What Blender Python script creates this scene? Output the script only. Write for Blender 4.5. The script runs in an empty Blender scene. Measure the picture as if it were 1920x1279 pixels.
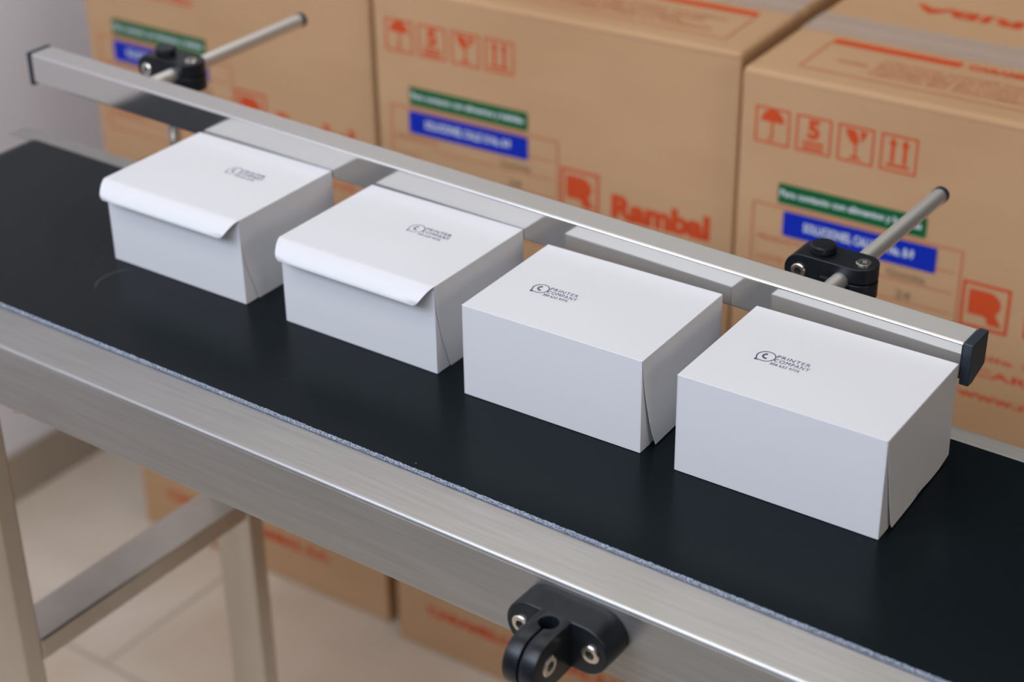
import bpy, bmesh, math, random
from mathutils import Vector, Matrix
random.seed(4)
S = bpy.context.scene
COL = S.collection
PI = math.pi

# ------------------------------------------------------------------ camera
cam_d = bpy.data.cameras.new('camera')
cam = bpy.data.objects.new('camera', cam_d)
COL.objects.link(cam)
r_ = Vector((0.8125, 0.5827, -0.0143)); u_ = Vector((-0.2785, 0.4097, 0.8687)); f_ = Vector((-0.5121, 0.7018, -0.4952))
f_.normalize(); r_ = (r_ - f_ * r_.dot(f_)).normalized(); u_ = r_.cross(f_)
Mx = Matrix((r_, u_, -f_)).transposed().to_4x4()
Mx.translation = Vector((0.4952, -0.7609, 0.6583))
cam.matrix_world = Mx
cam_d.sensor_width = 36.0
cam_d.lens = 64.08
cam_d.clip_start = 0.02
cam_d.dof.use_dof = True
cam_d.dof.focus_distance = 1.19
cam_d.dof.aperture_fstop = 5.0
S.camera = cam

# ------------------------------------------------------------------ world, light, exposure
S.view_settings.view_transform = 'Standard'
S.view_settings.look = 'None'
S.view_settings.gamma = 1.0
S.view_settings.use_curve_mapping = False
S.view_settings.exposure = 0.0
W = bpy.data.worlds.new('daylight'); S.world = W; W.use_nodes = True
bg = W.node_tree.nodes['Background']
bg.inputs[0].default_value = (0.62, 0.74, 1.0, 1); bg.inputs[1].default_value = 1.0

def area(name, loc, target, sx, sy, power, color):
    l = bpy.data.lights.new(name, 'AREA'); l.shape = 'RECTANGLE'; l.size = sx; l.size_y = sy
    l.energy = power; l.color = color
    o = bpy.data.objects.new(name, l); COL.objects.link(o)
    o.location = loc
    o.rotation_euler = (Vector(target) - Vector(loc)).to_track_quat('-Z', 'Y').to_euler()
    return o
# daylight coming in through the big window behind the camera, and the ceiling panels
area('window_daylight', (-0.35, -1.46, 1.27), (-0.35, 0.1, 0.3), 2.4, 0.66, 33, (0.83, 0.93, 1.12))
area('right_warm_fill', (2.3, -0.6, 1.0), (-0.3, 0.2, 0.0), 1.2, 0.9, 13, (1.12, 0.98, 0.84))  # added warm fill for the right-hand box sides, no window known there
CEIL = [(-0.45, -0.95, 1.2, 7.5), (-0.35, 0.62, 2.4, 5.4), (-0.35, 1.3, 2.4, 3.6)]
for cx_, cy_, sx_, pw_ in CEIL:
    area('ceiling_panel_light', (cx_, cy_, 1.66), (cx_, cy_, 0), sx_, 0.6, pw_, (1.04, 1.0, 0.92))

# ------------------------------------------------------------------ materials
def mat(name, col, rough=0.5, metal=0.0, spec=0.5, alpha=None, coat=0):
    m = bpy.data.materials.new(name); m.use_nodes = True
    b = m.node_tree.nodes['Principled BSDF']
    b.inputs['Base Color'].default_value = (*col, 1); b.inputs['Roughness'].default_value = rough
    b.inputs['Metallic'].default_value = metal; b.inputs['Specular IOR Level'].default_value = spec
    if alpha is not None: b.inputs['Alpha'].default_value = alpha
    if coat: b.inputs['Coat Weight'].default_value = coat
    return m
def N(m, t, **kw):
    n = m.node_tree.nodes.new(t)
    for k, v in kw.items(): setattr(n, k, v)
    return n
def Lk(m, a, b): m.node_tree.links.new(a, b)
def noise_col(m, c0, c1, scale=(1, 1, 1), ns=8, detail=3, lo=.35, hi=.65, target='Base Color', rng=None):
    tc = N(m, 'ShaderNodeTexCoord'); mp = N(m, 'ShaderNodeMapping'); mp.inputs['Scale'].default_value = scale
    nz = N(m, 'ShaderNodeTexNoise'); nz.inputs['Scale'].default_value = ns; nz.inputs['Detail'].default_value = detail
    cr = N(m, 'ShaderNodeValToRGB')
    cr.color_ramp.elements[0].position = lo; cr.color_ramp.elements[1].position = hi
    cr.color_ramp.elements[0].color = (*c0, 1); cr.color_ramp.elements[1].color = (*c1, 1)
    Lk(m, tc.outputs['Object'], mp.inputs[0]); Lk(m, mp.outputs[0], nz.inputs[0]); Lk(m, nz.outputs[0], cr.inputs[0])
    Lk(m, cr.outputs[0], m.node_tree.nodes['Principled BSDF'].inputs[target])
    return nz, cr, mp
def bump(m, scale, dist, strength=.3, ns=(1, 1, 1), detail=4):
    tc = N(m, 'ShaderNodeTexCoord'); mp = N(m, 'ShaderNodeMapping'); mp.inputs['Scale'].default_value = ns
    nz = N(m, 'ShaderNodeTexNoise'); nz.inputs['Scale'].default_value = scale; nz.inputs['Detail'].default_value = detail
    bp = N(m, 'ShaderNodeBump'); bp.inputs['Strength'].default_value = strength; bp.inputs['Distance'].default_value = dist
    Lk(m, tc.outputs['Object'], mp.inputs[0]); Lk(m, mp.outputs[0], nz.inputs[0]); Lk(m, nz.outputs[0], bp.inputs['Height'])
    Lk(m, bp.outputs[0], m.node_tree.nodes['Principled BSDF'].inputs['Normal'])

PAPER = mat('white_paperboard', (0.70, 0.69, 0.69), 0.42, spec=0.4); bump(PAPER, 900, .00002, .15)
PAPER_IN = mat('raw_paperboard_edge', (0.62, 0.59, 0.55), 0.8)
INK = mat('navy_ink', (0.035, 0.05, 0.11), 0.6)
BELT = mat('black_pvc_belt', (0.0035, 0.0065, 0.008), 0.32, spec=0.13)
def belt_nodes():
    m = BELT; b = m.node_tree.nodes['Principled BSDF']; b.inputs['Specular Tint'].default_value = (.74, .88, 1, 1)
    tc = N(m, 'ShaderNodeTexCoord')
    v = N(m, 'ShaderNodeTexVoronoi'); v.inputs['Scale'].default_value = 42
    Lk(m, tc.outputs['Object'], v.inputs[0])
    lt = N(m, 'ShaderNodeMath', operation='LESS_THAN'); lt.inputs[1].default_value = 0.022
    Lk(m, v.outputs['Distance'], lt.inputs[0])
    nz = N(m, 'ShaderNodeTexNoise'); nz.inputs['Scale'].default_value = 9
    Lk(m, tc.outputs['Object'], nz.inputs[0])
    gt = N(m, 'ShaderNodeMath', operation='GREATER_THAN'); gt.inputs[1].default_value = 0.52
    Lk(m, nz.outputs[0], gt.inputs[0])
    mu = N(m, 'ShaderNodeMath', operation='MULTIPLY'); Lk(m, lt.outputs[0], mu.inputs[0]); Lk(m, gt.outputs[0], mu.inputs[1])
    mx = N(m, 'ShaderNodeMixRGB'); mx.inputs[1].default_value = (0.0035, 0.0065, 0.008, 1); mx.inputs[2].default_value = (0.16, 0.17, 0.18, 1)
    Lk(m, mu.outputs[0], mx.inputs[0])
    # a pale curved scuff left on the belt in front of the first box
    vm = N(m, 'ShaderNodeVectorMath', operation='DISTANCE'); vm.inputs[1].default_value = (-.484, .077, 0)
    Lk(m, tc.outputs['Object'], vm.inputs[0])
    ms = N(m, 'ShaderNodeMath', operation='SUBTRACT'); ms.inputs[1].default_value = .0252; Lk(m, vm.outputs['Value'], ms.inputs[0])
    ab = N(m, 'ShaderNodeMath', operation='ABSOLUTE'); Lk(m, ms.outputs[0], ab.inputs[0])
    r1 = N(m, 'ShaderNodeMapRange'); r1.inputs['From Min'].default_value = .0002; r1.inputs['From Max'].default_value = .0011; r1.inputs['To Min'].default_value = 1; r1.inputs['To Max'].default_value = 0
    Lk(m, ab.outputs[0], r1.inputs[0])
    sx = N(m, 'ShaderNodeSeparateXYZ'); Lk(m, tc.outputs['Object'], sx.inputs[0])
    r2 = N(m, 'ShaderNodeMapRange'); r2.inputs['From Min'].default_value = -.498; r2.inputs['From Max'].default_value = -.506; Lk(m, sx.outputs[0], r2.inputs[0])
    r3 = N(m, 'ShaderNodeMath', operation='MULTIPLY'); Lk(m, r1.outputs[0], r3.inputs[0]); Lk(m, r2.outputs[0], r3.inputs[1])
    m2 = N(m, 'ShaderNodeMixRGB'); m2.inputs[2].default_value = (.045, .048, .05, 1)
    Lk(m, r3.outputs[0], m2.inputs[0]); Lk(m, mx.outputs[0], m2.inputs[1]); Lk(m, m2.outputs[0], b.inputs['Base Color'])
    n2 = N(m, 'ShaderNodeTexNoise'); n2.inputs['Scale'].default_value = 6; n2.inputs['Detail'].default_value = 5
    mr = N(m, 'ShaderNodeMapRange'); mr.inputs['To Min'].default_value = .24; mr.inputs['To Max'].default_value = .31
    Lk(m, tc.outputs['Object'], n2.inputs[0]); Lk(m, n2.outputs[0], mr.inputs[0]); Lk(m, mr.outputs[0], b.inputs['Roughness'])
    n3 = N(m, 'ShaderNodeTexNoise'); n3.inputs['Scale'].default_value = 1400; n3.inputs['Detail'].default_value = 2
    bp = N(m, 'ShaderNodeBump'); bp.inputs['Strength'].default_value = .12; bp.inputs['Distance'].default_value = .00005
    Lk(m, tc.outputs['Object'], n3.inputs[0]); Lk(m, n3.outputs[0], bp.inputs['Height']); Lk(m, bp.outputs[0], b.inputs['Normal'])
belt_nodes()
FRAY = mat('belt_cut_edge_fabric', (0.30, 0.34, 0.42), 0.85); noise_col(FRAY, (.07, .085, .12), (.40, .43, .50), (1, 1, 1), 900, 2)
STEEL = mat('brushed_stainless_steel', (0.62, 0.60, 0.57), 0.42, 1.0)
noise_col(STEEL, (.45, .44, .42), (.51, .50, .48), (3, 60, 60), 5, 5, .3, .7)
def brushed(m, aniso):
    b = m.node_tree.nodes['Principled BSDF']; b.inputs['Anisotropic'].default_value = aniso
    c = N(m, 'ShaderNodeCombineXYZ'); c.inputs[1].default_value = .7; c.inputs[2].default_value = .7
    Lk(m, c.outputs[0], b.inputs['Tangent'])
brushed(STEEL, .6)
TUBE = mat('satin_steel_tube', (0.58, 0.56, 0.52), 0.30, 1.0); noise_col(TUBE, (.53, .49, .43), (.64, .60, .54), (4, 4, 1), 4, 4)
RAILM = mat('polished_steel_rail', (0.70, 0.685, 0.66), 0.10, 1.0)
bump(RAILM, 30, .0004, .05, (1, 30, 30), 2)
ROD = mat('satin_rod', (0.85, 0.83, 0.79), 0.5, 1.0)
RAILTOP = mat('brushed_rail_top', (0.72, 0.705, 0.68), 0.42, 1.0); brushed(RAILTOP, .6)
SCREW = mat('nickel_screw', (0.75, 0.71, 0.64), 0.22, 1.0)
BLACK = mat('black_nylon', (0.006, 0.008, 0.011), 0.36, spec=0.4)
noise_col(BLACK, (.004, .006, .009), (.010, .013, .017), (1, 1, 1), 60, 4)
DARKHOLE = mat('dark_socket', (0.006, 0.006, 0.006), 0.8)
RUBBER = mat('black_plastic_cap', (0.02, 0.03, 0.04), 0.4)
KRAFT = mat('kraft_cardboard', (0.47, 0.30, 0.17), 0.75, spec=0.25)
noise_col(KRAFT, (.505, .300, .155), (.575, .355, .190), (1, 1, 3), 3.5, 8, .3, .7)
bump(KRAFT, 14, .004, .12, (1, 1, 1), 2)
KRAFT_EDGE = mat('corrugated_edge', (0.30, 0.18, 0.09), 0.9)
ORANGE = mat('orange_print_ink', (0.62, 0.075, 0.018), 0.7, spec=0.2)
ORANGE_PALE = mat('pale_orange_print_ink', (0.53, 0.185, 0.085), 0.75, spec=0.2)
GREEN = mat('green_sticker', (0.002, 0.115, 0.035), 0.45, spec=.2)
BLUE = mat('blue_sticker', (0.0, 0.022, 0.42), 0.45, spec=.2)
WHITEINK = mat('white_print', (0.62, 0.68, 0.70), 0.5)
GREYINK_SLOT = mat('grey_stamp_ink_slot_shade', (0.25, 0.17, 0.10), 0.8)  # stamped text, and the painted shade of a flap notch
TAPE = mat('clear_packing_tape', (0.66, 0.60, 0.56), 0.22, alpha=.42, coat=.3)
bump(TAPE, 30, .002, .3)
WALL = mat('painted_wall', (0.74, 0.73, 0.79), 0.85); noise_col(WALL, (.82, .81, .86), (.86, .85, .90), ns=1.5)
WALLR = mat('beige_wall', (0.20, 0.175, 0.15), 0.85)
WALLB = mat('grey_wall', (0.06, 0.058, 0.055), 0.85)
CEILM = mat('ceiling_paint', (0.30, 0.30, 0.31), 0.9)
SKIRT = mat('beige_skirting_tile', (0.42, 0.35, 0.27), 0.45); noise_col(SKIRT, (.38, .31, .235), (.45, .375, .295), ns=4)
LAMP = mat('lamp_diffuser', (0.9, 0.9, 0.9), .5)
LAMP.node_tree.nodes['Principled BSDF'].inputs['Emission Color'].default_value = (1, .94, .88, 1)
LAMP.node_tree.nodes['Principled BSDF'].inputs['Emission Strength'].default_value = 0.3
PVC = mat('white_window_frame', (0.75, 0.76, 0.78), .4)

FLOORM = mat('beige_ceramic_floor', (0.5, 0.43, 0.34), 0.38)
def floor_nodes():
    m = FLOORM; b = m.node_tree.nodes['Principled BSDF']
    tc = N(m, 'ShaderNodeTexCoord'); mp = N(m, 'ShaderNodeMapping')
    mp.inputs['Location'].default_value = (1.03 + .6 + .3, -0.42 + 3.6, 0)
    br = N(m, 'ShaderNodeTexBrick'); br.offset = 0.5; br.offset_frequency = 2; br.squash = 1.0
    br.inputs['Scale'].default_value = 1.0; br.inputs['Mortar Size'].default_value = 0.0028
    br.inputs['Mortar Smooth'].default_value = 0.2
    br.inputs['Brick Width'].default_value = 0.6; br.inputs['Row Height'].default_value = 0.6
    Lk(m, tc.outputs['Object'], mp.inputs[0]); Lk(m, mp.outputs[0], br.inputs[0])
    nz = N(m, 'ShaderNodeTexNoise'); nz.inputs['Scale'].default_value = 3.2; nz.inputs['Detail'].default_value = 7; nz.inputs['Distortion'].default_value = 1.2
    cr = N(m, 'ShaderNodeValToRGB')
    cr.color_ramp.elements[0].position = .3; cr.color_ramp.elements[1].position = .7
    cr.color_ramp.elements[0].color = (.56, .455, .345, 1); cr.color_ramp.elements[1].color = (.71, .625, .52, 1)
    Lk(m, tc.outputs['Object'], nz.inputs[0]); Lk(m, nz.outputs[0], cr.inputs[0])
    Lk(m, cr.outputs[0], br.inputs['Color1']); Lk(m, cr.outputs[0], br.inputs['Color2'])
    br.inputs['Mortar'].default_value = (.38, .315, .25, 1)
    Lk(m, br.outputs['Color'], b.inputs['Base Color'])
floor_nodes()

# ------------------------------------------------------------------ helpers
def link(name, me, m=None, parent=None):
    o = bpy.data.objects.new(name, me); COL.objects.link(o)
    if m: 
        for mm in (m if isinstance(m, (list, tuple)) else [m]): me.materials.append(mm)
    if parent: o.parent = parent
    return o
def obj(name, bm, m, parent=None, smooth=False, bev=0, seg=2, ang=35):
    bmesh.ops.recalc_face_normals(bm, faces=bm.faces)
    me = bpy.data.meshes.new(name); bm.to_mesh(me); bm.free()
    if smooth:
        me.shade_smooth(); me.set_sharp_from_angle(angle=math.radians(ang))
    o = link(name, me, m, parent)
    if bev:
        b = o.modifiers.new('bevel', 'BEVEL'); b.width = bev; b.segments = seg; b.limit_method = 'ANGLE'; b.angle_limit = math.radians(30)
        b.harden_normals = True; me.shade_smooth()
    return o
def empty(name, loc, rz=0, label=None, cat=None, group=None):
    o = bpy.data.objects.new(name, None); COL.objects.link(o); o.location = loc; o.rotation_euler = (0, 0, rz)
    o.empty_display_size = .05
    if label: o['label'] = label
    if cat: o['category'] = cat
    if group: o['group'] = group
    return o
def struct(name, bm, m, parent=None, **k):
    o = obj(name, bm, m, parent, **k)
    if not parent: o['kind'] = 'structure'
    return o
def box(bm, x0, x1, y0, y1, z0, z1, mi=0):
    v = [bm.verts.new(p) for p in ((x0, y0, z0), (x1, y0, z0), (x1, y1, z0), (x0, y1, z0), (x0, y0, z1), (x1, y0, z1), (x1, y1, z1), (x0, y1, z1))]
    for f in ((0, 3, 2, 1), (4, 5, 6, 7), (0, 1, 5, 4), (1, 2, 6, 5), (2, 3, 7, 6), (3, 0, 4, 7)):
        bm.faces.new([v[i] for i in f]).material_index = mi
    return v
def prism(bm, pts, fn, a, b, mi=0):
    """extrude 2-D outline pts between levels a and b; fn(u, v, w) -> 3-D point"""
    A = [bm.verts.new(fn(p[0], p[1], a)) for p in pts]; B = [bm.verts.new(fn(p[0], p[1], b)) for p in pts]
    n = len(pts)
    fs = [bm.faces.new(A), bm.faces.new(B[::-1])]
    for i in range(n): fs.append(bm.faces.new((A[i], B[i], B[(i + 1) % n], A[(i + 1) % n])))
    for f in fs: f.material_index = mi
def tube(bm, p0, p1, r, n=32, r1=None, cap=True):
    p0 = Vector(p0); p1 = Vector(p1); r1 = r if r1 is None else r1
    d = (p1 - p0).normalized(); a = d.orthogonal().normalized(); b = d.cross(a)
    A = [bm.verts.new(p0 + (a * math.cos(t) + b * math.sin(t)) * r) for t in (2 * PI * i / n for i in range(n))]
    B = [bm.verts.new(p1 + (a * math.cos(t) + b * math.sin(t)) * r1) for t in (2 * PI * i / n for i in range(n))]
    for i in range(n): bm.faces.new((A[i], A[(i + 1) % n], B[(i + 1) % n], B[i]))
    if cap: bm.faces.new(A[::-1]); bm.faces.new(B)
def arc(cx, cy, r, a0, a1, n=12):
    return [(cx + r * math.cos(math.radians(a0 + (a1 - a0) * i / n)), cy + r * math.sin(math.radians(a0 + (a1 - a0) * i / n))) for i in range(n + 1)]
def stadium(cx, cy, hl, r, n=16):
    return arc(cx + hl - r, cy, r, -90, 90, n) + arc(cx - hl + r, cy, r, 90, 270, n)
def flat(bm, pts, fn, mi=0):
    bm.faces.new([bm.verts.new(fn(*p)) for p in pts]).material_index = mi
def strip_loop(bm, outer, inner, fn, mi=0):
    A = [bm.verts.new(fn(*p)) for p in outer]; B = [bm.verts.new(fn(*p)) for p in inner]; n = len(A)
    for i in range(n): bm.faces.new((A[i], A[(i + 1) % n], B[(i + 1) % n], B[i])).material_index = mi
def rect(x0, x1, y0, y1): return [(x0, y0), (x1, y0), (x1, y1), (x0, y1)]
def frame2d(bm, x0, x1, y0, y1, t, fn):
    strip_loop(bm, rect(x0, x1, y0, y1), rect(x0 + t, x1 - t, y0 + t, y1 - t), fn)
def text(bm, s, x0, x1, y0, y1, fn, bold=0.0, space=1.0):
    """letters of s fitted into the box, appended to bm"""
    c = bpy.data.curves.new('t', 'FONT'); c.body = s; c.offset = bold; c.space_character = space; c.resolution_u = 3
    o = bpy.data.objects.new('t', c); COL.objects.link(o)
    me = bpy.data.meshes.new_from_object(o, depsgraph=bpy.context.evaluated_depsgraph_get())
    vs = [v.co for v in me.vertices]
    if vs:
        ax, bx = min(v.x for v in vs), max(v.x for v in vs); ay, by = min(v.y for v in vs), max(v.y for v in vs)
        V = [bm.verts.new(fn(x0 + (v.x - ax) / (bx - ax) * (x1 - x0), y0 + (v.y - ay) / (by - ay) * (y1 - y0))) for v in vs]
        for p in me.polygons:
            try: bm.faces.new([V[i] for i in p.vertices])
            except ValueError: pass
    bpy.data.objects.remove(o); bpy.data.curves.remove(c); bpy.data.meshes.remove(me)
def obj_flat(name, bm, m, parent):
    me = bpy.data.meshes.new(name); bm.to_mesh(me); bm.free(); return link(name, me, m, parent)

FZ = -0.87          # floor level, the belt top is z = 0
# ------------------------------------------------------------------ setting
XL, XR, YF, YB, ZC = -1.418, 2.4, -1.52, 1.7, 1.75
bm = bmesh.new(); box(bm, XL - .1, XR + .1, YF - .1, YB + .1, FZ - .05, FZ); struct('floor', bm, FLOORM)
bm = bmesh.new(); box(bm, XL - .1, XR + .1, YF - .1, YB + .1, ZC, ZC + .05); struct('ceiling', bm, CEILM)
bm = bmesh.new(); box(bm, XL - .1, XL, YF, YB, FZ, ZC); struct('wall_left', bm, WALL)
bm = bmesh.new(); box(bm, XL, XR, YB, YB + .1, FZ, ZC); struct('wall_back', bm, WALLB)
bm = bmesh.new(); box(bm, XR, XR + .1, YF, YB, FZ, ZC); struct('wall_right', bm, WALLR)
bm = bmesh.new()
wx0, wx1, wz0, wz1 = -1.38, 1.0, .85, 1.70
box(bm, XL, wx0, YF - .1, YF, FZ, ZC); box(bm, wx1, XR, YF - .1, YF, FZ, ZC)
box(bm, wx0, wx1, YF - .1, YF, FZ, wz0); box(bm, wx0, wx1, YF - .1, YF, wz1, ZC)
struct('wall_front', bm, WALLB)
bm = bmesh.new()
for x in (wx0, wx0 + .80, wx0 + 1.60, wx1 - .05): box(bm, x, x + .05, YF - .08, YF - .02, wz0, wz1)
for z in (wz0, wz1 - .05): box(bm, wx0, wx1, YF - .079, YF - .021, z, z + .05)
struct('window_1', bm, PVC)
bm = bmesh.new()
for y in (-1.22, -.03): box(bm, XR - .05, XR - .001, y, y + .05, .52, 1.48)
for z in (.52, 1.43): box(bm, XR - .049, XR - .001, -1.17, -.03, z, z + .05)
struct('fill_frame', bm, PVC)  # made-up frame round the added warm fill, set on a solid wall
bm = bmesh.new(); box(bm, XL, XL + .008, YF, YB, FZ, FZ + .078); struct('baseboard_left', bm, SKIRT, bev=.002)
bm = bmesh.new(); box(bm, XL + .008, XR, YB - .008, YB, FZ, FZ + .078); struct('baseboard_back', bm, SKIRT, bev=.002)
for i, (x, y, sx_, _) in enumerate(CEIL):
    t = empty('ceiling_light', (x, y, ZC - .045), 0,
              ('short ceiling light panel near the window wall', 'long ceiling light panel above the front of the shipping cartons', 'long ceiling light panel nearest the back wall')[i], 'ceiling light', 'ceiling lights')
    bm = bmesh.new()
    hx = sx_ / 2
    for a in (rect(-hx - .04, -hx, -.34, .34), rect(hx, hx + .04, -.34, .34), rect(-hx, hx, -.34, -.3), rect(-hx, hx, .3, .34)):
        prism(bm, a, lambda u, v, w: (u, v, w), 0, .045)
    obj('frame', bm, PVC, t)
    bm = bmesh.new(); box(bm, -hx, hx, -.3, .3, .015, .03); obj('diffuser', bm, LAMP, t)

# ------------------------------------------------------------------ conveyor
CX0, CX1 = -0.80, 1.00
BW = 0.2293
YN, YFAR = -0.0414, 0.2515
ZFL = -0.003; ZB = -0.0583
conv = empty('conveyor_table', (0, 0, FZ), 0, 'long stainless steel conveyor table with a black belt, carrying the four white boxes', 'conveyor')
def cpart(name, bm, m, **k):
    o = obj(name, bm, m, None, **k); o.parent = conv; o.location = (0, 0, -FZ); return o
# belt loop with the rounded roller end
def belt_profile(r, x0, x1):
    # outline of the loop, XZ, top at z = 0
    return arc(x0, -0.0275, r, 90, 270, 20) + arc(x1, -0.0275, r, -90, 90, 20)
bm = bmesh.new()
outer = belt_profile(.0275, CX0 + .0415, CX1 - .0415); inner = belt_profile(.0250, CX0 + .0415, CX1 - .0415)
n = len(outer)
ys = (0.0004, BW)
V = [[bm.verts.new((p[0], y, p[1])) for p in ring] for y in ys for ring in (outer, inner)]
oA, iA, oB, iB = V
for i in range(n):
    j = (i + 1) % n
    bm.faces.new((oA[i], oB[i], oB[j], oA[j])); bm.faces.new((iA[i], iA[j], iB[j], iB[i]))
    bm.faces.new((oA[i], oA[j], iA[j], iA[i])); bm.faces.new((oB[i], iB[i], iB[j], oB[j]))
cpart('conveyor_belt', bm, BELT, smooth=True)
# frayed near edge of the belt: a fine ragged strip of fibres
bm = bmesh.new()
nseg = 1500
prev = None
for i in range(nseg + 1):
    x = CX0 + .04 + (CX1 - .04 - CX0 - .04) * i / nseg
    a = random.uniform(-.0006, -.0001); h = random.uniform(-.0003, .00015); k = random.uniform(-.0004, .0004)
    cur = [bm.verts.new(p) for p in ((x, k + .0006, .00012), (x, a * .2, h), (x, a, -.0012 + h), (x, a * .6, -.0028), (x, .0006, -.0028))]
    if prev:
        for q in range(5): bm.faces.new((prev[q], cur[q], cur[(q + 1) % 5], prev[(q + 1) % 5]))
    prev = cur
cpart('belt_edge', bm, FRAY)
# rollers and bed
for x in (CX0 + .0415, CX1 - .0415):
    bm = bmesh.new(); tube(bm, (x, .003, -.0275), (x, BW - .003, -.0275), .0246, 40)
    tube(bm, (x, -.036, -.0275), (x, YFAR - .004, -.0275), .008, 24); cpart('roller', bm, TUBE, smooth=True)
bm = bmesh.new(); box(bm, CX0 + .075, CX1 - .075, -.035, YFAR - .006, -.0075, -.0032); cpart('slider_bed', bm, STEEL)
# side channels: folded sheet profile in YZ
def channel(y_in, y_out):
    s = 1 if y_out > y_in else -1; t = .002; R = .0027
    a0 = 0 if s > 0 else 180
    out = [(y_in, ZFL)]
    cy, cz = y_out - s * R, ZFL - R
    out += [(cy + s * R * math.sin(math.radians(a)), cz + R * math.cos(math.radians(a))) for a in range(0, 91, 10)]
    cz2 = ZB + .0015
    out += [(y_out - s * .0015 + s * .0015 * math.cos(math.radians(a)), cz2 - .0015 * math.sin(math.radians(a))) for a in range(0, 91, 15)]
    out += [(y_out - s * .018, ZB)]
    inn = [(y_out - s * .018, ZB + t), (y_out - s * t, ZB + t), (y_out - s * t, ZFL - t), (y_in, ZFL - t)]
    return out + inn
bm = bmesh.new(); prism(bm, channel(-.0006, YN), lambda u, v, w: (w, u, v), CX0, CX1); near_ch = cpart('side_channel', bm, STEEL, smooth=True)
bm = bmesh.new(); prism(bm, channel(BW + .0008, YFAR), lambda u, v, w: (w, u, v), CX0, CX1); cpart('side_channel', bm, STEEL, smooth=True)
# seam line just under the folded edge
bm = bmesh.new(); box(bm, CX0, CX1, YN - .0003, YN + .0002, ZFL - .0078, ZFL - .0034); cpart('edge_trim', bm, STEEL)
# legs and crossbars
for x1 in (-.538, .80):
    for (a, b) in ((YN + .0001, YN + .0198), (.2288, .2484)):
        bm = bmesh.new(); box(bm, x1 - .045, x1, a, b, FZ + .012, ZB - .0002); cpart('leg', bm, TUBE, bev=.0022, seg=3)
        bm = bmesh.new(); tube(bm, (x1 - .0225, (a + b) / 2, FZ), (x1 - .0225, (a + b) / 2, FZ + .012), .016, 24); cpart('foot', bm, RUBBER, smooth=True)
    bm = bmesh.new(); box(bm, x1 - .045, x1 - .0003, YN + .0199, .2287, -.333, -.3115); cpart('crossbar', bm, TUBE, bev=.002, seg=3)
bm = bmesh.new(); tube(bm, (-.496, YN + .006, ZB - .0045), (-.496, YN + .006, ZB + .003), .0045, 6); cpart('bolt', bm, SCREW)

# mounting brackets of black nylon (local: wall at y = 0, sticking out to -y)
def screw(bm_owner, name, c, ax, r, parent, h=.004, socket=True):
    bm = bmesh.new(); c = Vector(c); ax = Vector(ax).normalized()
    a = ax.orthogonal().normalized(); b = ax.cross(a)
    n = 28
    ro, ri = r, r * .52
    rings = [(ro, -h), (ro, -.0006), (ro * .88, 0.0), (ri, 0.0), (ri * .95, -h * .55)]
    R = []
    for k, (rr, d) in enumerate(rings):
        R.append([bm.verts.new(c + ax * d + (a * math.cos(t) + b * math.sin(t)) * rr * (1 if k < 3 else (1 / max(.87, math.cos(((t + PI / 6) % (PI / 3)) - PI / 6))) * .9)) for t in (2 * PI * i / n for i in range(n))])
    for k in range(4):
        for i in range(n): bm.faces.new((R[k][i], R[k][(i + 1) % n], R[k + 1][(i + 1) % n], R[k + 1][i]))
    f = bm.faces.new(R[4]); f.material_index = 1
    bm.faces.new(R[0][::-1])
    o = obj(name, bm, [SCREW, DARKHOLE], parent, smooth=True)
    return o
def hollow(bm, outer, hole, fn, a, b):
    """prism with a round hole, outer and hole have the same number of points"""
    n = len(outer)
    A, B = [[bm.verts.new(fn(p[0], p[1], w)) for p in outer] for w in (a, b)]
    C, D = [[bm.verts.new(fn(p[0], p[1], w)) for p in hole] for w in (a, b)]
    for i in range(n):
        j = (i + 1) % n
        bm.faces.new((A[i], A[j], B[j], B[i])); bm.faces.new((C[i], D[i], D[j], C[j]))
        bm.faces.new((A[i], C[i], C[j], A[j])); bm.faces.new((B[i], B[j], D[j], D[i]))
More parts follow.
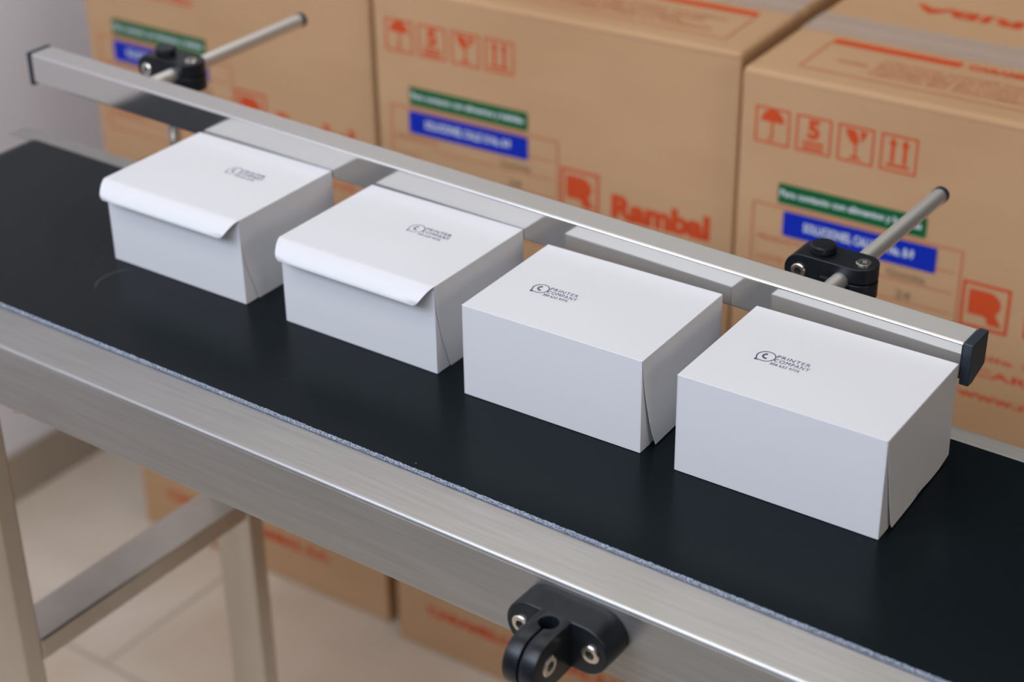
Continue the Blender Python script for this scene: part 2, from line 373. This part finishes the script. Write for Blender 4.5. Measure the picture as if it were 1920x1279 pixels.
def bracket(parent, cx, wall_y, out, ext):
    """out = -1 near side, +1 far side; cx centre; parent conveyor (local z = world z - FZ)"""
    fn = lambda x, y, z: (cx + (x if out < 0 else -x), wall_y + (y if out < 0 else -y), z)
    zc = -.0255; D = -.0228 - ext
    bm = bmesh.new()
    prism(bm, stadium(0, zc, .0360, .0170, 18), lambda u, v, w: fn(u, w, v), 0, D)
    base = cpart('mounting_bracket', bm, BLACK, bev=.0016, seg=3)
    # screw pockets: raised rims around the bolts
    for sx in (-.0248, .0248):
        s = screw(None, 'screw', fn(sx, D + .0006 - .0022, zc), (0, -1 if out < 0 else 1, 0), .0062, base)
    # knuckle: profile in YZ, two lobes split by a slit, vertical hole
    hy = -.0300 - ext; R = .0175; cy = -.0448 - ext; cz = -.026
    prof = [(D + .002, -.0088)] + [(cy - R * math.sin(math.radians(a)), cz + R * math.cos(math.radians(a))) for a in range(0, 181, 12)] + [(D + .002, cz - R + .001)]
    # lobes as prisms along X; hole shown by splitting the inner faces around the bore
    bm = bmesh.new(); prism(bm, prof, lambda u, v, w: fn(w, u, v), -.0110, .0110)
    jaw = obj('clamp_jaw', bm, BLACK, None)
    bm = bmesh.new(); tube(bm, fn(0, hy, -.1), fn(0, hy, .1), .0062, 36); c1 = obj('c', bm, BLACK)
    bm = bmesh.new(); box(bm, *sorted((fn(-.0008, 0, 0)[0], fn(.0008, 0, 0)[0])), *sorted((fn(0, hy, 0)[1], fn(0, hy - .05, 0)[1])), -.1, .1); c2 = obj('c', bm, BLACK)
    for c in (c1, c2):
        m_ = jaw.modifiers.new('b', 'BOOLEAN'); m_.operation = 'DIFFERENCE'; m_.object = c; m_.solver = 'EXACT'
    m_ = jaw.modifiers.new('v', 'BEVEL'); m_.width = .0007; m_.segments = 2; m_.limit_method = 'ANGLE'
    bpy.context.view_layer.update(); dg = bpy.context.evaluated_depsgraph_get()
    me = bpy.data.meshes.new_from_object(jaw.evaluated_get(dg), depsgraph=dg)
    me.name = 'clamp_jaw'
    for q in (c1, c2, jaw): bpy.data.objects.remove(q)
    me.shade_smooth(); me.set_sharp_from_angle(angle=math.radians(35))
    jaw = link('clamp_jaw', me, None, base)
    screw(None, 'pinch_screw', fn(.0108 + .0008, cy, cz), (1 if out < 0 else -1, 0, 0), .0068, base)
    return base
# near brackets (the second is beyond the left edge of the view) and the two behind that carry the posts
XR_POST, XL_POST = 0.0015, -0.6400
bracket(conv, .0155, YN - .0006, -1, 0)
bracket(conv, XR_POST, YFAR, 1, .0055)
bracket(conv, XL_POST, YFAR, 1, .0055)

# ------------------------------------------------------------------ guide rail
tilt = math.atan((.0953 - .0834) / .868)
rail = empty('guide_rail', (0.139, .2115, .0834), 0, 'shiny rectangular steel guide rail held on rods and black clamps behind the white boxes', 'guide rail')
rail.rotation_euler = (0, tilt, 0)
RL, RT, RH = .8685, .0237, .0270
bm = bmesh.new(); box(bm, -RL, 0, 0, RT, -RH, 0); 
for f in bm.faces:
    if f.calc_center_median().z > -.0001: f.material_index = 1
bar = obj('rail_bar', bm, [RAILM, RAILTOP], rail, bev=.0020, seg=4)
for x0, x1 in ((-.0004, .0062), (-RL - .0042, -RL + .0004)):
    bm = bmesh.new()
    prism(bm, [(-.0008, .0006), (-.0008, -RH - .0026), (.0060, -RH - .0032), (RT + .0008, -RH + .0030), (RT + .0008, .0006)], lambda u, v, w: (w, u, v), x0, x1)
    obj('end_cap', bm, RUBBER, bar, bev=.0009, seg=2)
bpy.context.view_layer.update()
def in_rail(o):
    o.parent = rail; o.matrix_parent_inverse = Matrix.Identity(4)
    mw = rail.matrix_basis.inverted()
    o.matrix_basis = mw
    return o
def clamp(px, rz, yc):
    """cross clamp: vertical post at px, horizontal rod at px+.020, rod height rz"""
    zt, zb = rz + .0112, rz - .0140
    dy = .0132
    rx = px + .0203; RE = .0142
    bm = bmesh.new()
    # right half: rounded in plan, two leaves with a slit between them
    plan = [(px + .004, yc - dy)] + arc(rx + .0085, yc, dy, -90, 90, 14) + [(px + .004, yc + dy)]
    zs = rz - .0008
    prism(bm, plan, lambda u, v, w: (u, v, w), zs + .0006, zt)
    prism(bm, plan, lambda u, v, w: (u, v, w), zb, zs - .0006)
    core = [(px + .004, yc - dy + .0005), (rx + .002, yc - dy + .0005), (rx + .002, yc + dy - .0005), (px + .004, yc + dy - .0005)]
    prism(bm, core, lambda u, v, w: (u, v, w), zs - .0007, zs + .0007)
    # left half: rounded in front view
    zc = (zt + zb) / 2; rr = (zt - zb) / 2
    face = [(px + .0045, zt)] + arc(px - .0105, zc, rr, 90, 270, 14) + [(px + .0045, zb)]
    prism(bm, face, lambda u, v, w: (u, w, v), yc - dy, yc + .0042)
    prism(bm, face, lambda u, v, w: (u, w, v), yc + .0054, yc + dy)
    prism(bm, [(px - .004, zt - .001), (px - .004, zb + .001), (px + .0045, zb + .001), (px + .0045, zt - .001)], lambda u, v, w: (u, w, v), yc + .0040, yc + .0056)
    c = in_rail(obj('cross_clamp', bm, BLACK, None, bev=.0012, seg=2))
    def sub(o): o.parent = c; return o
    s1 = sub(screw(None, 'screw', (px - .0115, yc - dy - .0016, zc), (0, -1, 0), .0056, None))
    s2 = sub(screw(None, 'screw', (rx + .0112, yc - .0008, zt + .0012), (0, 0, 1), .0056, None))
    return c
rods = []
YC = .2870
for k, (px, rz) in enumerate(((XR_POST, .0668), (XL_POST, .0790))):
    clamp(px, rz, YC)
    rx = px + .0203
    bm = bmesh.new(); tube(bm, (rx, .2115 + RT - .002, rz), (rx, .4405, rz), .0060, 32)
    rod = in_rail(obj('support_rod', bm, ROD, None, smooth=True))
    bm = bmesh.new(); tube(bm, (rx, .4380, rz), (rx, .4425, rz), .0066, 32); o = obj('rod_cap', bm, RUBBER, None, smooth=True); o.parent = rod
    bm = bmesh.new(); tube(bm, (px, YC, -.036), (px, YC, rz + .0128), .0058, 32)
    post = in_rail(obj('post', bm, SCREW, None, smooth=True))
    bm = bmesh.new(); tube(bm, (px, YC, rz + .0126), (px, YC, rz + .0165), .0093, 36); tube(bm, (px, YC, rz + .0165), (px, YC, rz + .0175), .0093, 36, .0083); o = obj('post_cap', bm, BLACK, None, smooth=True); o.parent = post

# ------------------------------------------------------------------ white boxes on the belt
def logo(parent, H, ox, oy, s):
    bm = bmesh.new(); z = H + .00018
    fn = lambda x, y: (ox + (x - .0365) * s + .0365, oy + (y - .049) * s + .049, z)
    cx, cy, R = .0362, .0492, .0064; t = .00062
    # bubble ring with a tail at lower left
    a = [math.radians(v) for v in range(0, 360, 6)]
    def rad(th, off):
        d = math.degrees(th) % 360; w = max(0, 1 - abs(d - 234) / 19.0)
        return (R + off) + (.0024 if off >= 0 else .0013) * (w ** 1.3)
    strip_loop(bm, [(cx + rad(v, 0) * math.cos(v), cy + rad(v, 0) * math.sin(v)) for v in a],
               [(cx + rad(v, -t) * math.cos(v), cy + rad(v, -t) * math.sin(v)) for v in a], fn)
    # handset
    h = []
    for k in range(15):
        v = math.radians(110 + 175 * k / 14); w = .00075 if 2 < k < 12 else .0011
        h.append((v, w))
    A = [(cx + .0006 + (.0030 + w * .5) * math.cos(v), cy + .0004 + (.0030 + w * .5) * math.sin(v)) for v, w in h]
    B = [(cx + .0006 + (.0030 - w) * math.cos(v), cy + .0004 + (.0030 - w) * math.sin(v)) for v, w in h]
    for k in range(14): flat(bm, [A[k], A[k + 1], B[k + 1], B[k]], fn)
    text(bm, 'PRINTER', .0425, .0655, .0511, .0548, fn, 0.0, 1.18)
    text(bm, 'COMPANY', .0428, .0672, .0460, .0499, fn, 0.0, 1.15)
    text(bm, '304 633 9775', .0420, .0625, .0414, .0444, fn, 0.0)
    return obj_flat('printed_logo', bm, INK, parent)
def paper_box(x, y, a, w, D, H, seam, flare, flap, label, logo_off, lower=0.0):
    t = empty('paper_box', (x, y, .0003), a, label, 'box', 'white paper boxes on the belt')
    T = .0005; g = .0005
    top = H - .0007
    # body: a tray with open side panels
    bm = bmesh.new()
    outer = rect(0, w, 0, D); inner = rect(T, w - T, T, D - T)
    for z0, z1 in ((T, top),):
        A, B = [[bm.verts.new((*p, z)) for p in outer] for z in (0, z1)]
        C, E_ = [[bm.verts.new((*p, z)) for p in inner] for z in (T, z1)]
        for i in range(4):
            j = (i + 1) % 4
            bm.faces.new((A[i], A[j], B[j], B[i])); bm.faces.new((C[i], E_[i], E_[j], C[j])); bm.faces.new((B[i], B[j], E_[j], E_[i]))
        bm.faces.new(A[::-1]); bm.faces.new(C)
    body = obj('body', bm, PAPER, t, bev=.0005, seg=2)
    # glued corner tab of the front panel wrapped round both sides
    for sx in (0, 1):
        bm = bmesh.new()
        pts = [(0, H - .0012)] + [(max(p[0] - .0003, .0003), p[1]) for p in seam[1:-1]] + [(seam[-1][0] - .0003, 0.0002), (0, 0.0002)]
        X0, X1 = (w, w + T) if sx else (-T, 0)
        prism(bm, pts, lambda u, v, q: (q, u, v), X0, X1); obj('corner_tab', bm, PAPER, t)
        # outer side flap, hinged on the lid
        bm = bmesh.new()
        zb0 = lower
        fp = [(p[0] + .0004, min(p[1], top)) for p in seam[:-1]] + [(seam[-1][0] + .0004, zb0)]
        if lower: fp += [(.052, zb0 + .0006), (.054, zb0 + .0012), (D - .010, zb0), (D - .0075, zb0 + .0025), (D - .0002, zb0 + .0028)]
        else: fp += [(D - .0002, zb0 + .0001)]
        fp += [(D - .0002, top)]
        def sk(u, v, q):
            k = 1 - v / H; off = .0003 + flare * k * k * (1 - .7 * u / D) + q
            return (w + off, u, v) if sx else (-off, u, v)
        # subdivide vertically by slicing the outline into rows for the flare
        rows = [i / 8 for i in range(9)]
        def ylo(z):
            for (y0, z0), (y1, z1) in zip(fp, fp[1:]):
                if z1 <= z <= z0 and z0 > z1: return y0 + (y1 - y0) * (z0 - z) / (z0 - z1)
            return seam[-1][0]
        ns = len(seam)
        zr = [top - (top - max(zb0 + .003, .003)) * r for r in rows]
        L0, L1 = [], []
        for z in zr:
            yl = ylo(z); L0.append([bm.verts.new(sk(yl + (D - .0002 - yl) * c / 6, z, 0)) for c in range(7)]); L1.append([bm.verts.new(sk(yl + (D - .0002 - yl) * c / 6, z, T)) for c in range(7)])
        # last ragged row
        yl = seam[-1][0] + .0004; last = []
        for c in range(7):
            u = yl + (D - .0002 - yl) * c / 6
            last.append((u, zb0 + (.0012 if (lower and c in (3,)) else 0) + (.0024 if (lower and c == 6) else 0)))
        L0.append([bm.verts.new(sk(u, v, 0)) for u, v in last]); L1.append([bm.verts.new(sk(u, v, T)) for u, v in last])
        R = len(L0)
        for r in range(R - 1):
            for c in range(6):
                bm.faces.new((L0[r][c], L0[r][c + 1], L0[r + 1][c + 1], L0[r + 1][c])); bm.faces.new((L1[r][c], L1[r + 1][c], L1[r + 1][c + 1], L1[r][c + 1]))
            bm.faces.new((L0[r][0], L0[r + 1][0], L1[r + 1][0], L1[r][0])); bm.faces.new((L0[r][6], L1[r][6], L1[r + 1][6], L0[r + 1][6]))
        for c in range(6):
            bm.faces.new((L0[0][c], L1[0][c], L1[0][c + 1], L0[0][c + 1])); bm.faces.new((L0[-1][c], L0[-1][c + 1], L1[-1][c + 1], L1[-1][c]))
        if sx and lower == .0010:
            xo = w + .0003 + flare * .89 * .64 + T + .00012
            bm.faces.new([bm.verts.new(p) for p in ((xo, .0545, .0020), (xo + .0001, .0553, .0020), (xo - .0002, .0549, .0086))]).material_index = 1  # notch in the flap as a dark sliver, its shade put into the colour
        obj('side_flap', bm, [PAPER, GREYINK_SLOT], t, smooth=True)
    # lid, slightly crowned
    bm = bmesh.new(); nx = 12; G0, G1 = [], []
    def crown(u, v): return .0007 * math.sin(PI * u) * math.sin(PI * v) * (1 if not flap else 1.4)
    for i in range(nx + 1):
        G0.append([]); G1.append([])
        for j in range(nx + 1):
            u, v = i / nx, j / nx; X = -T - .0002 + (w + 2 * T + .0004) * u; Y = -.0002 + (D + .0002) * v
            G0[-1].append(bm.verts.new((X, Y, top + .00002 + crown(u, v)))); G1[-1].append(bm.verts.new((X, Y, H + crown(u, v))))
    for i in range(nx):
        for j in range(nx):
            bm.faces.new((G1[i][j], G1[i + 1][j], G1[i + 1][j + 1], G1[i][j + 1])); bm.faces.new((G0[i][j], G0[i][j + 1], G0[i + 1][j + 1], G0[i + 1][j]))
        for (q) in (0, nx):
            bm.faces.new((G0[i][q], G0[i + 1][q], G1[i + 1][q], G1[i][q])); bm.faces.new((G0[q][i], G0[q][i + 1], G1[q][i + 1], G1[q][i]))
    lid = obj('lid', bm, PAPER, t, bev=.0004, seg=2)
    if flap:
        # tuck flap standing out over the front, curling down
        prof = [(0.0000, 0.0000), (-.0018, -.0003), (-.0040, -.0012), (-.0065, -.0028), (-.0090, -.0050), (-.0113, -.0075), (-.0128, -.0096), (-.0136, -.0112)]
        ins = [0.0, .0004, .0012, .0022, .0034, .0048, .0063, .0090]
        bm = bmesh.new(); R0, R1 = [], []
        for k, (py, pz) in enumerate(prof):
            a_, b_ = -T + ins[k], w + T - ins[k]
            R1.append([bm.verts.new((a_ + (b_ - a_) * c / 10, py, H + pz)) for c in range(11)])
            R0.append([bm.verts.new((a_ + (b_ - a_) * c / 10, py + .00025, H + pz - .00055)) for c in range(11)])
        for k in range(len(prof) - 1):
            for c in range(10):
                bm.faces.new((R1[k][c], R1[k + 1][c], R1[k + 1][c + 1], R1[k][c + 1])); bm.faces.new((R0[k][c], R0[k][c + 1], R0[k + 1][c + 1], R0[k + 1][c]))
            for c in (0, 10): bm.faces.new((R0[k][c], R0[k + 1][c], R1[k + 1][c], R1[k][c]))
        for c in range(10):
            bm.faces.new((R0[-1][c], R0[-1][c + 1], R1[-1][c + 1], R1[-1][c])); bm.faces.new((R0[0][c], R1[0][c], R1[0][c + 1], R0[0][c + 1]))
        obj('tuck_flap', bm, PAPER, lid, smooth=True, ang=60)
    lg = logo(lid, H + (.0007 if not flap else .00098) * .85, *logo_off)
    return t
paper_box(-.5237, .1021, .0120, .1387, .1072, .0705, [(0, .0700), (.0003, .0504), (.0037, .0299), (.0107, .0091), (.0133, .001)], .0004, True,
          'white paper box with raised front flap, farthest left of the row on the belt', (.0410, .0147, .96))
paper_box(-.3417, .1021, .0110, .1399, .1075, .0699, [(0, .0695), (.0006, .0519), (.0066, .0245), (.0148, .0013)], .0004, True,
          'white paper box with raised front flap, standing beside the closed boxes', (.0400, .0150, .97))
paper_box(-.1693, .0936, .0300, .1400, .1076, .0700, [(0, .0695), (.0030, .0464), (.0088, .0161), (.0135, .001)], .0040, False,
          'closed white paper box between a flap-up box and the rightmost box, side panel flaring out', (-.0036, -.0022, .96), .0008)
paper_box(0.0, .0942, .0271, .1413, .1075, .0715, [(0, .0710), (.0060, .0400), (.0136, .0035), (.0150, .001)], .0022, False,
          'closed white paper box nearest the camera, rightmost in the row on the belt', (0, 0, 1.0), .0010)

# ------------------------------------------------------------------ shipping cartons
YC0 = .68; CH = .4495; CD = .335; SEAM = .1495
def carton(x0, x1, zb, zt, label, dz=0.0, dy=0.0, printed=True, top=True, y0=YC0, group=None, yaw=0.0):
    w = (x1 - x0) * .973
    t = empty('shipping_carton', (x0, y0, zb), yaw, label, 'cardboard box', group or 'shipping cartons stacked behind the conveyor')
    h = zt - zb
    bm = bmesh.new(); box(bm, 0, w, 0, CD, 0, h - (.0046 if top else .0002)); obj('body', bm, KRAFT, t, bev=.003, seg=3)
    if top:
        # two closing flaps meeting in the middle
        for a, b in ((-.0002, SEAM - .0008), (SEAM + .0008, CD + .0002)):
            bm = bmesh.new(); box(bm, .0002, w - .0002, a, b, h - .0100, h)
            o = obj('top_flap', bm, KRAFT, t)
            bv = o.modifiers.new('bevel', 'BEVEL'); bv.width = .0075; bv.segments = 6; bv.limit_method = 'ANGLE'; o.data.shade_smooth(); bv.harden_normals = True
        bm = bmesh.new(); yc = SEAM
        prev = None
        for i in range(31):
            X = .002 + (w - .004) * i / 30
            zz = h + .0006 + random.uniform(0, .0003)
            cur = [bm.verts.new((X, yc - .0268, zz)), bm.verts.new((X, yc, zz + .0002)), bm.verts.new((X, yc + .0268, zz))]
            if prev:
                for q in range(2): bm.faces.new((prev[q], cur[q], cur[q + 1], prev[q + 1]))
            prev = cur
        # tape end folded down over the left edge
        obj('packing_tape', bm, TAPE, t, smooth=True)
        # print on the top
        z = h + .0004; oy = dy + .010
        ft = lambda u, v: (u, v + oy, z)
        bm = bmesh.new(); flat(bm, rect(.045, .175, .090, .103), ft); obj_flat('printed_bar', bm, ORANGE, t)
        bm = bmesh.new(); flat(bm, rect(.270, .405, .090, .103), ft); obj_flat('printed_bar', bm, ORANGE, t)
        bm = bmesh.new(); text(bm, 'CARAMELOS', .182, .264, .090, .103, ft, .05); obj_flat('printed_title', bm, ORANGE, t)
        f180 = lambda u, v: (.073 + .19 - u, .217 + .022 + oy - v, z)
        bm = bmesh.new(); text(bm, 'ARRIBA', 0.0, .190, 0, .022, f180, .04); obj_flat('printed_word', bm, ORANGE, t)
        # thin outline round the small print
        bm = bmesh.new()
        L = [(.043, .091), (.044, .017), (.408, .017), (.407, .091)]
        strip = [(.0455, .091), (.0462, .0192), (.4058, .0192), (.4045, .091)]
        for k in range(3): flat(bm, [L[k], L[k + 1], strip[k + 1], strip[k]], ft)
        obj_flat('printed_outline', bm, ORANGE_PALE, t)
        bm = bmesh.new()
        rows = ['AZUCAR JARABE DE GLUCOSA AROMAS', 'SABORES NATURALES Y COLORES', 'CONSERVESE EN LUGAR FRESCO Y SECO', 'HECHO EN COLOMBIA POR LA FABRICA']
        text(bm, 'CONTIENE', .070, .100, .0470, .0525, ft, .03)
        for k, s_ in enumerate(rows):
            text(bm, s_, .108, .385 - .02 * (k % 3), .0640 - k * .0108, .0705 - k * .0108, ft, .03)
        obj_flat('printed_top_text', bm, ORANGE_PALE, t)
    if printed:
        Z0 = h + dz - .032    # local height that corresponds to world z = 0 for the reference carton
        f = lambda u, v: (u * .973, -.0004, v + Z0)
        bm = bmesh.new()
        w_, p_ = .037, .0437; zt0, zb0 = -.0050, -.0420
        Z0 -= .0015
        def done(name):
            obj_flat(name, bm, ORANGE, t); return bmesh.new()
        def fr(k): frame2d(bm, .0165 + k * p_, .0165 + k * p_ + w_, zb0, zt0, .0020, f)
        # umbrella
        X = .0165 + w_ / 2; fr(0); flat(bm, arc(X, -.0195, .0125, 0, 180, 16), f)
        flat(bm, rect(X - .0011, X + .0011, -.0365, -.0195), f); flat(bm, rect(X - .0045, X + .0011, -.0378, -.0360), f)
        bm = done('umbrella_symbol')
        # stack limit 5
        X += p_; fr(1); text(bm, '5', X - .0065, X + .0065, -.0280, -.0085, f, .05)
        flat(bm, rect(X - .0110, X + .0110, -.0335, -.0305), f); flat(bm, rect(X - .0110, X + .0110, -.0385, -.0355), f)
        bm = done('stacking_symbol')
        # broken glass
        X += p_; fr(2)
        flat(bm, [(X - .0115, -.0090), (X - .0010, -.0090), (X + .0028, -.0165), (X + .0022, -.0225), (X, -.0245), (X - .0050, -.0215), (X - .0090, -.0160)], f)
        flat(bm, [(X + .0035, -.0090), (X + .0115, -.0090), (X + .0090, -.0160), (X + .0050, -.0205), (X + .0052, -.0155)], f)
        flat(bm, rect(X - .0011, X + .0011, -.0350, -.0240), f); flat(bm, [(X - .0075, -.0380), (X + .0075, -.0380), (X + .0015, -.0345), (X - .0015, -.0345)], f)
        bm = done('fragile_symbol')
        # arrows up
        X += p_; fr(3)
        for d in (-.0062, .0062):
            flat(bm, rect(X + d - .0018, X + d + .0018, -.0330, -.0145), f)
            flat(bm, [(X + d - .0044, -.0155), (X + d + .0044, -.0155), (X + d, -.0075)], f)
        flat(bm, rect(X - .0115, X + .0115, -.0370, -.0340), f)
        bm = done('this_way_up_symbol')
        # R emblem
        ex, ez, es = .2425, -.1795, .0480
        frame2d(bm, ex, ex + es, ez, ez + es, .0032, f)
        g = lambda u, v: f(ex + u * es, ez + v * es)
        flat(bm, [(.15, .84), (.15, .30), (.50, .30), (.56, .24), (.57, .14), (.88, .14), (.80, .26), (.72, .40), (.78, .46), (.82, .56), (.80, .68), (.72, .78), (.60, .84)], g)
        bm = done('printed_emblem')
        text(bm, 'Rambal', .3060, .4240, -.1770, -.1485, f, .055)
        bm = done('brand_lettering')
        text(bm, 'Calle 7 # 24 - 31', .2480, .42, -.2105, -.2045, f, .02)
        text(bm, 'CARAMELOS', .2620, .42, -.2280, -.2195, f, .02)
        text(bm, 'www.rambal.com', .2490, .43, -.2540, -.2450, f, .03)
        bm = done('printed_address')
        text(bm, 'CARAMELOS RAMBAL S.A.', .050, .352, -.3560, -.3410, f, .05)
        done('printed_footer').free()
        # data table, paler ink
        bm = bmesh.new()
        frame2d(bm, .0185, .2400, -.2300, -.1040, .0022, f)
        for q in (-.1295, -.1510, -.1725, -.1940, -.2120): flat(bm, rect((.075 if q > -.16 else .0207), .2330, q, q + .0016), f)
        for q, s in ((-.1440, 'PRODUCTO:'), (-.1660, 'LOTE:'), (-.1880, 'PESO NETO:'), (-.2080, 'UNIDADES:')):
            text(bm, s, .026, .026 + .0062 * len(s), q, q + .0065, f, .03)
        obj_flat('printed_table', bm, ORANGE_PALE, t)
        f1 = lambda u, v: (u * .973, -.0007, v + Z0)
        for wd, a, b, c_, d in (('Gomita', .165, .205, -.1475, -.1395), ('24', .176, .192, -.1690, -.1600), ('12 450 g', .095, .135, -.1905, -.1830)):
            bm = bmesh.new(); text(bm, wd, a, b, c_, d, f1, .01); obj_flat('stamped_text', bm, GREYINK_SLOT, t)
        # two stickers
        k = label.count('~')
        for nm, mm, sx0, sx1, sz0, sz1, s, m1 in (('green_sticker', GREEN, .046, .2010, -.1003, -.0795, 'Para contacto con alimentos y bebidas', .03),
                                                 ('blue_sticker', BLUE, .0530 if x0 > -.5 else .0440, .2140 if x0 > -.5 else .2010, -.1338, -.1078, 'SOLUCIONES, CALLE 10 No. 8-9', .14)):
            bm = bmesh.new(); prism(bm, [(sx0 + .0012, sz0), (sx1 - .0012, sz0), (sx1, sz0 + .0012), (sx1, sz1 - .0012), (sx1 - .0012, sz1), (sx0 + .0012, sz1), (sx0, sz1 - .0012), (sx0, sz0 + .0012)],
                                    lambda u, v, q: (u * .973, q, v + Z0), -.0012, -.0005)
            st = obj(nm, bm, mm, t)
            bm = bmesh.new(); hh = sz1 - sz0; ww = sx1 - sx0
            text(bm, s, sx0 + ww * (.015 if nm[0] == 'g' else .14), sx1 - ww * (.03 if nm[0] == 'g' else .14), sz0 + hh * .28, sz1 - hh * .28, lambda u, v: (u * .973, -.0014, v + Z0), .035)
            obj_flat('sticker_text', bm, WHITEINK, st)
    return t
ZM = FZ + CH
GU = 'upper row of shipping cartons'; GL = 'lower row of shipping cartons on the floor'
carton(-1.201, -.745, ZM + .0004, .029 - .006, 'upper brown shipping carton next to the pale wall, behind the left rod', dz=-.006, dy=.0, group=GU, yaw=.045)
carton(-.7355, -.2850, ZM + .0004, .0285, 'upper brown shipping carton in the middle of the stack, full orange brand name showing', dz=.0015, dy=.0, group=GU, yaw=.065)
carton(-.2810, .165, ZM + .0004, .0285, 'upper brown shipping carton at the right, behind the right rod and clamp', dz=.0035, group=GU, yaw=.045)
carton(-1.215, -.765, FZ + .0002, ZM, 'lower brown shipping carton on the floor, seen beside the far table leg', top=False, group=GL, yaw=.035)
carton(-.748, -.298, FZ + .0002, ZM, 'lower brown shipping carton on the floor, in shade under the middle of the conveyor', top=False, group=GL, yaw=.035)
carton(-.285, .165, FZ + .0002, ZM, 'lower brown shipping carton on the floor, beneath the right-hand carton', top=False, group=GL, yaw=.035)
